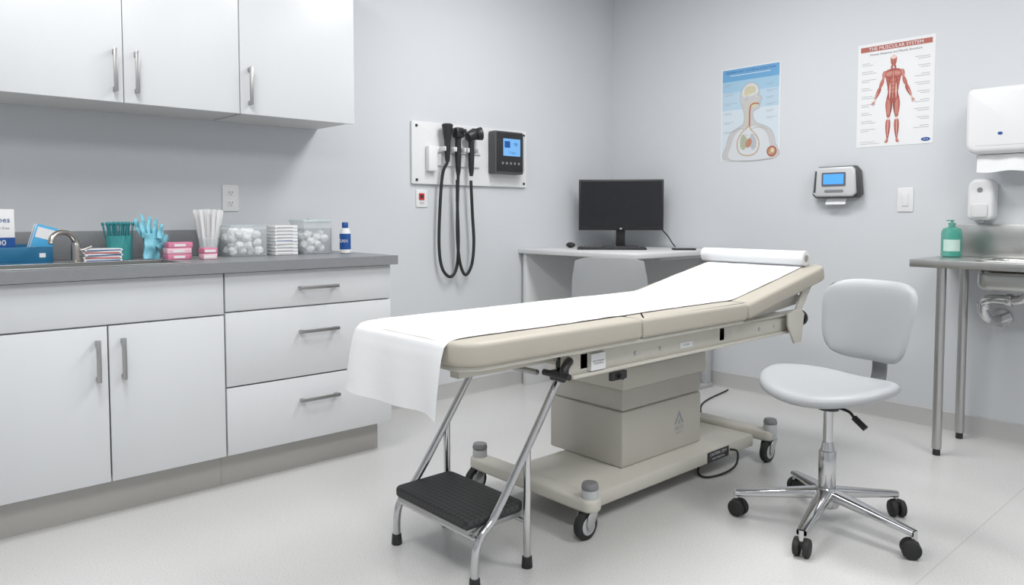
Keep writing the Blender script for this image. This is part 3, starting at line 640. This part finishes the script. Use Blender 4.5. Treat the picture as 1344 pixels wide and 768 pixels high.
solo('exam_table_paper','white disposable paper sheet covering exam table, hanging over its foot end','paper sheet',B().sheet(pap,40,(len(path)-1)*4,.0006),paper,(1.66,-2.0,.75),ang=80)
p=MB@Vector((0,.628,.047+.038))
e=thing('paper_roll','white paper roll lying across the top of the backrest','paper roll',(1.63,p.y,p.z-.035))
part(e,'roll',B().cyl((1.36,p.y,p.z),(1.895,p.y,p.z),.034,seg=36,bev=.002),paper)
part(e,'core',B().cyl((1.895,p.y,p.z),(1.897,p.y,p.z),.016),pm('card_core',(.35,.33,.30),.8))
# ---------------------------------------------------------------- step stool
e=thing('step_stool','chrome step stool with black ribbed tread below the table','step stool',(1.63,-2.68,0))
part(e,'step',B().prism(rrect(1.450,-2.81,1.835,-2.575,.025),.172,.205,.010),treadm,'black ribbed rubber step')
part(e,'step_frame',B().box(1.46,-2.80,.155,1.825,-2.585,.1715,.003),dsteel)
for x in (1.438,1.848):
    b=B().tube([(x,-2.79,.025),(x,-2.787,.10),(x,-2.768,.150),(x,-2.715,.195),(x,-2.62,.320),(x,-2.53,.445),(x,-2.425,.598)],.0125,seg=14,res=8)
    part(e,'side_rail',b,chrome)
    part(e,'rear_leg',B().cyl((x,-2.58,.02),(x,-2.58,.375),.0115),chrome)
    for y in (-2.79,-2.58): part(e,'foot_cap',B().cyl((x,y,0),(x,y,.035),.018,.0155,bev=.002),black)
    b=B().box(x-.020,-2.465,.575,x+.020,-2.42,.60,.004).cyl((x-.026,-2.445,.575),(x+.026,-2.445,.575),.012)
    part(e,'hook_bracket',b,black)
for y in (-2.78,-2.58): part(e,'lower_brace',B().cyl((1.438,y,.145),(1.848,y,.145),.009),chrome)
# ---------------------------------------------------------------- swivel stool
sx,sy=2.33,-1.585
ROT=-13
e=thing('swivel_stool','pale grey padded swivel stool with backrest and chrome five-star base','stool',(sx,sy,0),math.radians(ROT))
t=bmesh.new(); N=56
def seat_pt(a,f):
    c,s_=math.cos(a),math.sin(a)
    k=(abs(c)**2.3+abs(s_)**2.3)**(-1/2.3)
    rx=.236; ry=.198
    fr_=max(0,-s_); bk_=max(0,s_)
    notch=1-.06*(bk_**6)+.02*math.cos(2*a)+.03*fr_*abs(c)
    return Vector((rx*c*k*f*(1-.16*bk_)*notch,ry*s_*k*f*notch,0))
b=B()
prof=[(0,.494),(.3,.497),(.55,.505),(.75,.513),(.88,.517),(.95,.514),(.99,.506),(1.0,.498),(.99,.489),(.94,.480),(.7,.469),(0,.463)]
rings=[]
for f,z in prof:
    ring=[]
    for k in range(N):
        a=2*math.pi*k/N; p=seat_pt(a,max(f,.001))
        zz=z
        if math.sin(a)<0: zz-= .030*(f**2)*(-math.sin(a))**1.5
        zz+= .024*(f**2)*abs(math.cos(a))**2
        ring.append(t.verts.new((p.x,p.y,zz)))
    rings.append(ring)
for a_,b_ in zip(rings,rings[1:]):
    for k in range(N): t.faces.new((a_[k],a_[(k+1)%N],b_[(k+1)%N],b_[k]))
bmesh.ops.remove_doubles(t,verts=t.verts[:],dist=.0005); bmesh.ops.recalc_face_normals(t,faces=t.faces[:])
b.merge(t)
part(e,'seat',b,stoolv,local=True,ang=80)
def bk(sgn):
    def f_(u,v):
        a=(2*u-1); vv=2*v-1
        X=a*math.sqrt(1-.30*vv**4); Z=vv*math.sqrt(1-.28*a**4)
        w=.197*(1-.17*(1-v))
        y=.225+.040*v-.060*X*X + sgn*.020*math.sqrt(max(0,1-max(abs(a),abs(vv))**6))
        return Vector((X*w,y,.712+.146*Z))
    return f_
b=B();b.sheet(bk(-1),24,20,0).sheet(bk(1),24,20,0); bmesh.ops.remove_doubles(b.bm,verts=b.bm.verts[:],dist=.0008); bmesh.ops.recalc_face_normals(b.bm,faces=b.bm.faces[:])
part(e,'backrest',b,stoolv,local=True,ang=80)
o_=smooth2d([(.05,.450),(.16,.449),(.225,.452),(.262,.475),(.278,.52),(.277,.58),(.272,.66)],6,False)
part(e,'back_bracket',B().prism(stroke(o_,.0045),0,.056,.0015,M=LW(0,0,-.028)),pm('grey_metal',(.25,.26,.28),.4,.6),'bent grey steel backrest bracket',local=True)
part(e,'seat_plate',B().box(-.09,-.09,.447,.09,.048,.462,.004).lathe([(.035,0),(.03,.03)],(0,0,.415)),dgrey,local=True)
part(e,'lever',B().tube([(.03,-.0,.43),(.08,.0,.425),(.10,-.0,.41)],.005).tube([(.10,-.0,.41),(.145,-.0,.382)],.0105,flat=.55),black,local=True)
part(e,'column',B().cyl((0,0,.27),(0,0,.414),.016).cyl((0,0,.12),(0,0,.27),.029,bev=.003).cyl((0,0,.27),(0,0,.30),.024,.018),chrome,local=True)
part(e,'hub',B().lathe([(.038,0),(.045,.01),(.045,.05),(.034,.068)],(0,0,.072)),chrome,local=True)
for k in range(5):
    a=math.radians(209-ROT+72*k); c,s_=math.cos(a),math.sin(a)
    R=Matrix.Rotation(a,4,'Z')
    def lf(u,v):
        th=2*math.pi*v; w=(.028-.012*u); h=(.019-.009*u); cc,ss=math.cos(th),math.sin(th)
        return R@Vector((.03+.275*u, w*math.copysign(abs(cc)**.6,cc), .118-.038*u+h*math.copysign(abs(ss)**.6,ss)))
    lg=part(e,'leg',B().sheet(lf,8,20,0),chrome,local=True)
    wx,wy=.305*c,.305*s_
    wd=Matrix.Translation((wx,wy,0))@Matrix.Rotation(a+1.0+.6*k,4,'Z')
    part(lg,'caster',B().cyl((0,0,.055),(0,0,.088),.009,M=wd,mi=1).cyl((-.026,.010,.030),(-.005,.010,.030),.030,M=wd,bev=.006).cyl((.005,.010,.030),(.026,.010,.030),.030,M=wd,bev=.006).box(-.022,-.008,.033,.022,.020,.061,.008,M=wd),[rubber,chrome],'black twin-wheel caster',local=True)
# ---------------------------------------------------------------- worktop items
CZ=.911
tx,ty=.165,-3.66
b=B(); a0,a1,b0,b1=.10,.235,-3.80,-3.535
b.box(a0,b0,CZ,a1,b1,CZ+.006,.002).box(a0,b0,CZ+.006,a0+.006,b1,CZ+.072,.001).box(a1-.006,b0,CZ+.006,a1,b1,CZ+.064,.001).box(a0+.006,b0,CZ+.006,a1-.006,b0+.006,CZ+.064,.001).box(a0+.006,b1-.006,CZ+.006,a1-.006,b1,CZ+.064,.001).box(a0+.006,-3.638,CZ+.006,a1-.006,-3.634,CZ+.055)
b.box(a1,-3.58,CZ+.024,a1+.0008,-3.56,CZ+.04,mi=1)
solo('organizer_tray','open blue plastic organizer tray on worktop by the sink','tray',b,[blue,card],(tx,ty,CZ))
bw=B().box(.125,-3.745,CZ+.0065,.20,-3.650,CZ+.205,.002).box(.2003,-3.745,CZ+.0065,.201,-3.650,CZ+.10,mi=1)
bw.text('Wipes',.028,LW(-3.70,CZ+.165,.2),1,lay=.0012).text('Alcohol Free',.013,LW(-3.70,CZ+.135,.2),2,lay=.0012).text('100',.03,LW(-3.70,CZ+.08,.2),0,lay=.0014)
solo('wipes_box','white and blue upright carton of wipes in the blue tray','box',bw,[card,dblue,inkg],(.16,-3.70,CZ+.006))
for i,(m,col) in enumerate(((cyan,0),(card,1),(cyan,0),(card,1))):
    bb=B().box(-.002,-.035,0,0,.035,.135,.0005)
    bb.box(.0001,-.03,.085,.0006,.03,.125,mi=1).box(.0001,-.028,.03,.0006,.02,.034,mi=2).box(.0001,-.028,.045,.0006,.024,.049,mi=2)
    o=solo('leaflet','blue and white information leaflet standing in the blue tray' if col==0 else 'white information leaflet standing in the blue tray','leaflet',bb,[m,card if col==0 else dblue,inkg],(.215-.02*i,-3.585,CZ+.012),(-.30,-.06,0),local=True,group='leaflets in blue tray')
for i in range(5):
    bb=B().box(-.05,-.068,0,.05,.068,.0095,.003); bb.box(.0501,-.06,.003,.0506,.06,.0065,mi=1)
    solo('wipe_packet','flat white sealed wipe packet with coloured edge on stack','packet',bb,[card,dblue if i%2==0 else red],(.20,-3.365,CZ+.0102*i),(0,0,random.uniform(-.12,.12)),local=True,group='wipe packets by the faucet')
def cup(name,label,x,y,r,h,m):
    t=.0015
    return solo(name,label,'cup',B().lathe([(r*.95,0),(r,h),(r-t,h),(r*.95-t,.003),(0,.003)],(x,y,CZ)),m,(x,y,CZ))
tcl=pm('teal_clear',s2l(90,190,190),.1,alpha=.35)
cup('swab_cup','translucent teal plastic cup full of teal swabs',.155,-3.285,.050,.10,tcl)
sw=B().cyl((0,0,0),(0,0,.145),.0018,seg=6).sph((0,0,.145),.0042,sc=(1,1,1.8),sub=2)
s0=None
for i in range(44):
    a=i*2.4; r=.038*math.sqrt((i+.5)/44)
    loc=(.155+r*math.cos(a),-3.285+r*math.sin(a),CZ+.004)
    rot=(max(-.16,min(.16,-(math.sin(a))*r*4+random.uniform(-.04,.04))),max(-.16,min(.16,math.cos(a)*r*4+random.uniform(-.04,.04))),0)
    if s0 is None: s0=solo('swab','thin teal medical swab standing in the cup','swab',sw,teals,loc,rot,local=True,group='teal swabs in cup')
    else: dup(s0,loc,rot)
def glove_obj(loc,rot,seed,sc_=1.0):
    # flat empty glove: wide cuff, flattened palm, four flat fingers side by side, thumb lying against the palm
    def wob(p): return p+Vector((noise.noise(p*30+Vector((seed,0,0)))*.4,noise.noise(p*30+Vector((0,seed,0))),noise.noise(p*30+Vector((0,0,seed)))*.3))*.014
    b=B(); b.tube([(0,0,0),(0,0,.02),(0,0,.05),(0,0,.085),(0,0,.108)],[.044,.040,.038,.041,.036],seg=24,flat=.24,res=6)
    for fx_,tip,ln in ((-.030,-.040,.052),(-.0105,-.014,.066),(.0100,.012,.062),(.029,.038,.050)):
        b.tube([(fx_*.9,0,.088),(fx_,.001,.108),((fx_+tip)/2,.003,.100+ln*.55),(tip,.002,.100+ln*.9),(tip*1.04,-.001,.100+ln)],[.0125,.0115,.0112,.0105,.006],seg=12,flat=.42,res=6)
    b.tube([(.026,.004,.045),(.044,.010,.068),(.054,.012,.090),(.056,.010,.104)],[.014,.0125,.0115,.006],seg=12,flat=.42,res=6)
    for v in b.bm.verts:
        z0=v.co.z; v.co=wob(v.co)*sc_
        v.co.y+=.25*max(0,v.co.z-.12)**1.0
        if z0<.012: v.co.z=max(v.co.z,0)
    solo('disposable_glove','pale blue limp nitrile glove standing upright on worktop','glove',b,glovem,loc,rot,local=True,group='blue gloves on worktop',ang=80)
glove_obj((.215,-3.180,CZ+.002),(-.06,.03,1.30),1,.98); glove_obj((.165,-3.172,CZ+.002),(-.05,-.03,1.62),4,1.10)
for i,(x,y,z,c) in enumerate(((.27,-3.095,0,0),(.27,-3.095,.024,1),(.268,-3.09,.048,0),(.34,-2.995,0,1),(.34,-2.995,.024,0))):
    bb=B().box(-.03,-.048 if i<3 else -.028,0,.03,.048 if i<3 else .028,.023,.002); bb.box(.0301,-.025,.006,.0305,.02,.016,mi=1)
    solo('bandage_box','small pink bandage box in a stack on worktop' if c==0 else 'small pale pink bandage box in a stack on worktop','box',bb,[pink if c==0 else pinkl,card],(x,y,CZ+z),(0,0,random.uniform(-.05,.05)),local=True,group='pink bandage boxes')
DY=-2.925
cup('depressor_cup','clear plastic cup of white wooden tongue depressors',.155,DY,.042,.085,clear)
td=B().prism(rrect(-.008,0,.008,.205,.0078),-.0008,.0008,M=Matrix(((1,0,0,0),(0,0,-1,0),(0,1,0,0),(0,0,0,1))))
t0=None
for i in range(22):
    a=i*2.4; r=.032*math.sqrt((i+.5)/22); q=.20*r/.032
    loc=(.155+r*.8*math.cos(a),DY+r*.8*math.sin(a),CZ+.005); rot=(-math.sin(a)*q,math.cos(a)*q*.6,1.57+random.uniform(-.4,.4))
    M_=Matrix.Rotation(rot[0],3,'X')@Matrix.Rotation(rot[1],3,'Y')@Matrix.Rotation(rot[2],3,'Z'); eu=M_.to_euler()
    if t0 is None: t0=solo('tongue_depressor','flat white wooden tongue depressor standing in the cup','tongue depressor',td,card,loc,eu,local=True,group='tongue depressors in cup')
    else: dup(t0,loc,eu)
cbm=bmesh.new(); bmesh.ops.create_icosphere(cbm,subdivisions=4,radius=.0185)
for v in cbm.verts: v.co*=1+.30*noise.noise(v.co*75)+.12*noise.noise(v.co*230)
cb0=None
def jar(label,x0,y0,x1,y1,h,lid):
    e=thing('storage_container',label,'container',((x0+x1)/2,(y0+y1)/2,CZ)); t=.003; R=.008
    b=B().prism(rrect(x0,y0,x1,y1,R),CZ,CZ+t)
    tt=bmesh.new(); O=rrect(x0,y0,x1,y1,R); I=rrect(x0+t,y0+t,x1-t,y1-t,R-t); n=len(O)
    vo=[[tt.verts.new((p[0],p[1],z)) for p in O] for z in (CZ+t,CZ+h)]; vi=[[tt.verts.new((p[0],p[1],z)) for p in I] for z in (CZ+t,CZ+h)]
    for i in range(n):
        j=(i+1)%n; tt.faces.new((vo[0][i],vo[0][j],vo[1][j],vo[1][i])); tt.faces.new((vi[0][j],vi[0][i],vi[1][i],vi[1][j])); tt.faces.new((vo[1][i],vo[1][j],vi[1][j],vi[1][i]))
    b.merge(tt); part(e,'box_body',b,clear)
    if lid: part(e,'lid',B().prism(rrect(x0-.004,y0-.004,x1+.004,y1+.004,R+.004),CZ+h+.0005,CZ+h+.012,.002).box((x0+x1)/2-.012,(y0+y1)/2-.012,CZ+h+.012,(x0+x1)/2+.012,(y0+y1)/2+.012,CZ+h+.020,.003),clear2)
    else: part(e,'rim',B().tube([(p[0],p[1],CZ+h+.001) for p in rrect(x0,y0,x1,y1,R)]+[(x0,y0+R,CZ+h+.001)],.0022,smooth=False,seg=8),clear2)
def fill(x0,y0,x1,y1,H,n,grp,seed):
    global cb0
    rnd=random.Random(seed); R=.0185; placed=[]
    xa,xb,ya,yb=x0+.025,x1-.025,y0+.025,y1-.025; cx,cy=(x0+x1)/2,(y0+y1)/2
    for k in range(n):
        best=None
        for q in range(60):
            x=rnd.uniform(xa,xb); y=rnd.uniform(ya,yb); z=CZ+.0065+R
            for px,py,pz in placed:
                d2=(px-x)**2+(py-y)**2
                if d2<(1.95*R)**2: z=max(z,pz+math.sqrt((1.95*R)**2-d2))
            sc0=z+.25*((x-cx)**2+(y-cy)**2)
            if best is None or sc0<best[0]: best=(sc0,x,y,z)
        _,x,y,z=best
        if z>CZ+H: continue
        placed.append((x,y,z)); loc=(x,y,z); rot=(rnd.uniform(0,6),rnd.uniform(0,6),0)
        if cb0 is None:
            bb=B();bb.merge(cbm); cb0=solo('cotton_ball','fluffy white cotton ball inside clear container','cotton ball',bb,cotton,loc,rot,local=True,group=grp,ang=80)
        else:
            o=dup(cb0,loc,rot); o['group']=grp
jar('clear open acrylic container filled with cotton balls',.10,-2.868,.26,-2.70,.135,False); fill(.10,-2.868,.26,-2.70,.108,80,'cotton balls in open container',3)
jar('clear lidded acrylic container filled with cotton balls',.10,-2.520,.25,-2.375,.150,True); fill(.10,-2.520,.25,-2.375,.098,60,'cotton balls in lidded container',5)
for i in range(9):
    bb=B().box(-.05,-.055,0,.05,.055,.0145,.003); bb.box(.0502,-.045,.005,.0507,.03,.0075,mi=1)
    solo('gauze_packet','white gauze packet in a neat stack on worktop','packet',bb,[card,inkg if i!=4 else dblue],(.22,-2.612,CZ+.0152*i),(0,0,random.uniform(-.06,.06)),local=True,group='gauze packets in stack')
bx_,by_=.31,-2.335
e=thing('bottle','small white and blue sanitizer bottle with blue cap','bottle',(bx_,by_,CZ))
part(e,'bottle_body',B().lathe([(.022,0),(.026,.004),(.026,.10),(.020,.118),(.012,.122)],(bx_,by_,CZ)),card)
part(e,'label_band',B().lathe([(.0266,.02),(.0266,.095)],(bx_,by_,CZ)).text('SAN',.022,UP(bx_,by_,CZ+.06,math.radians(-45))@Matrix(((0,0,1,.027),(1,0,0,0),(0,1,0,0),(0,0,0,1))),1,lay=.0005),[dblue,card])
part(e,'cap',B().lathe([(.014,.1225),(.015,.126),(.015,.145),(.012,.15)],(bx_,by_,CZ)),dblue)
# ---------------------------------------------------------------- camera
cd=bpy.data.cameras.new('camera'); cd.sensor_width=36; cd.lens=36*969.8/1344; cd.shift_y=-51.05/1344; cd.clip_start=.02
co=bpy.data.objects.new('camera',cd); co.location=(3.484,-4.121,1.092); co.rotation_euler=(math.radians(90-2.938),0,math.radians(47.907)); COL.objects.link(co); sc.camera=co
w=bpy.data.worlds.new('world'); sc.world=w; w.use_nodes=True; w.node_tree.nodes['Background'].inputs[0].default_value=(.8,.85,.9,1); w.node_tree.nodes['Background'].inputs[1].default_value=.3
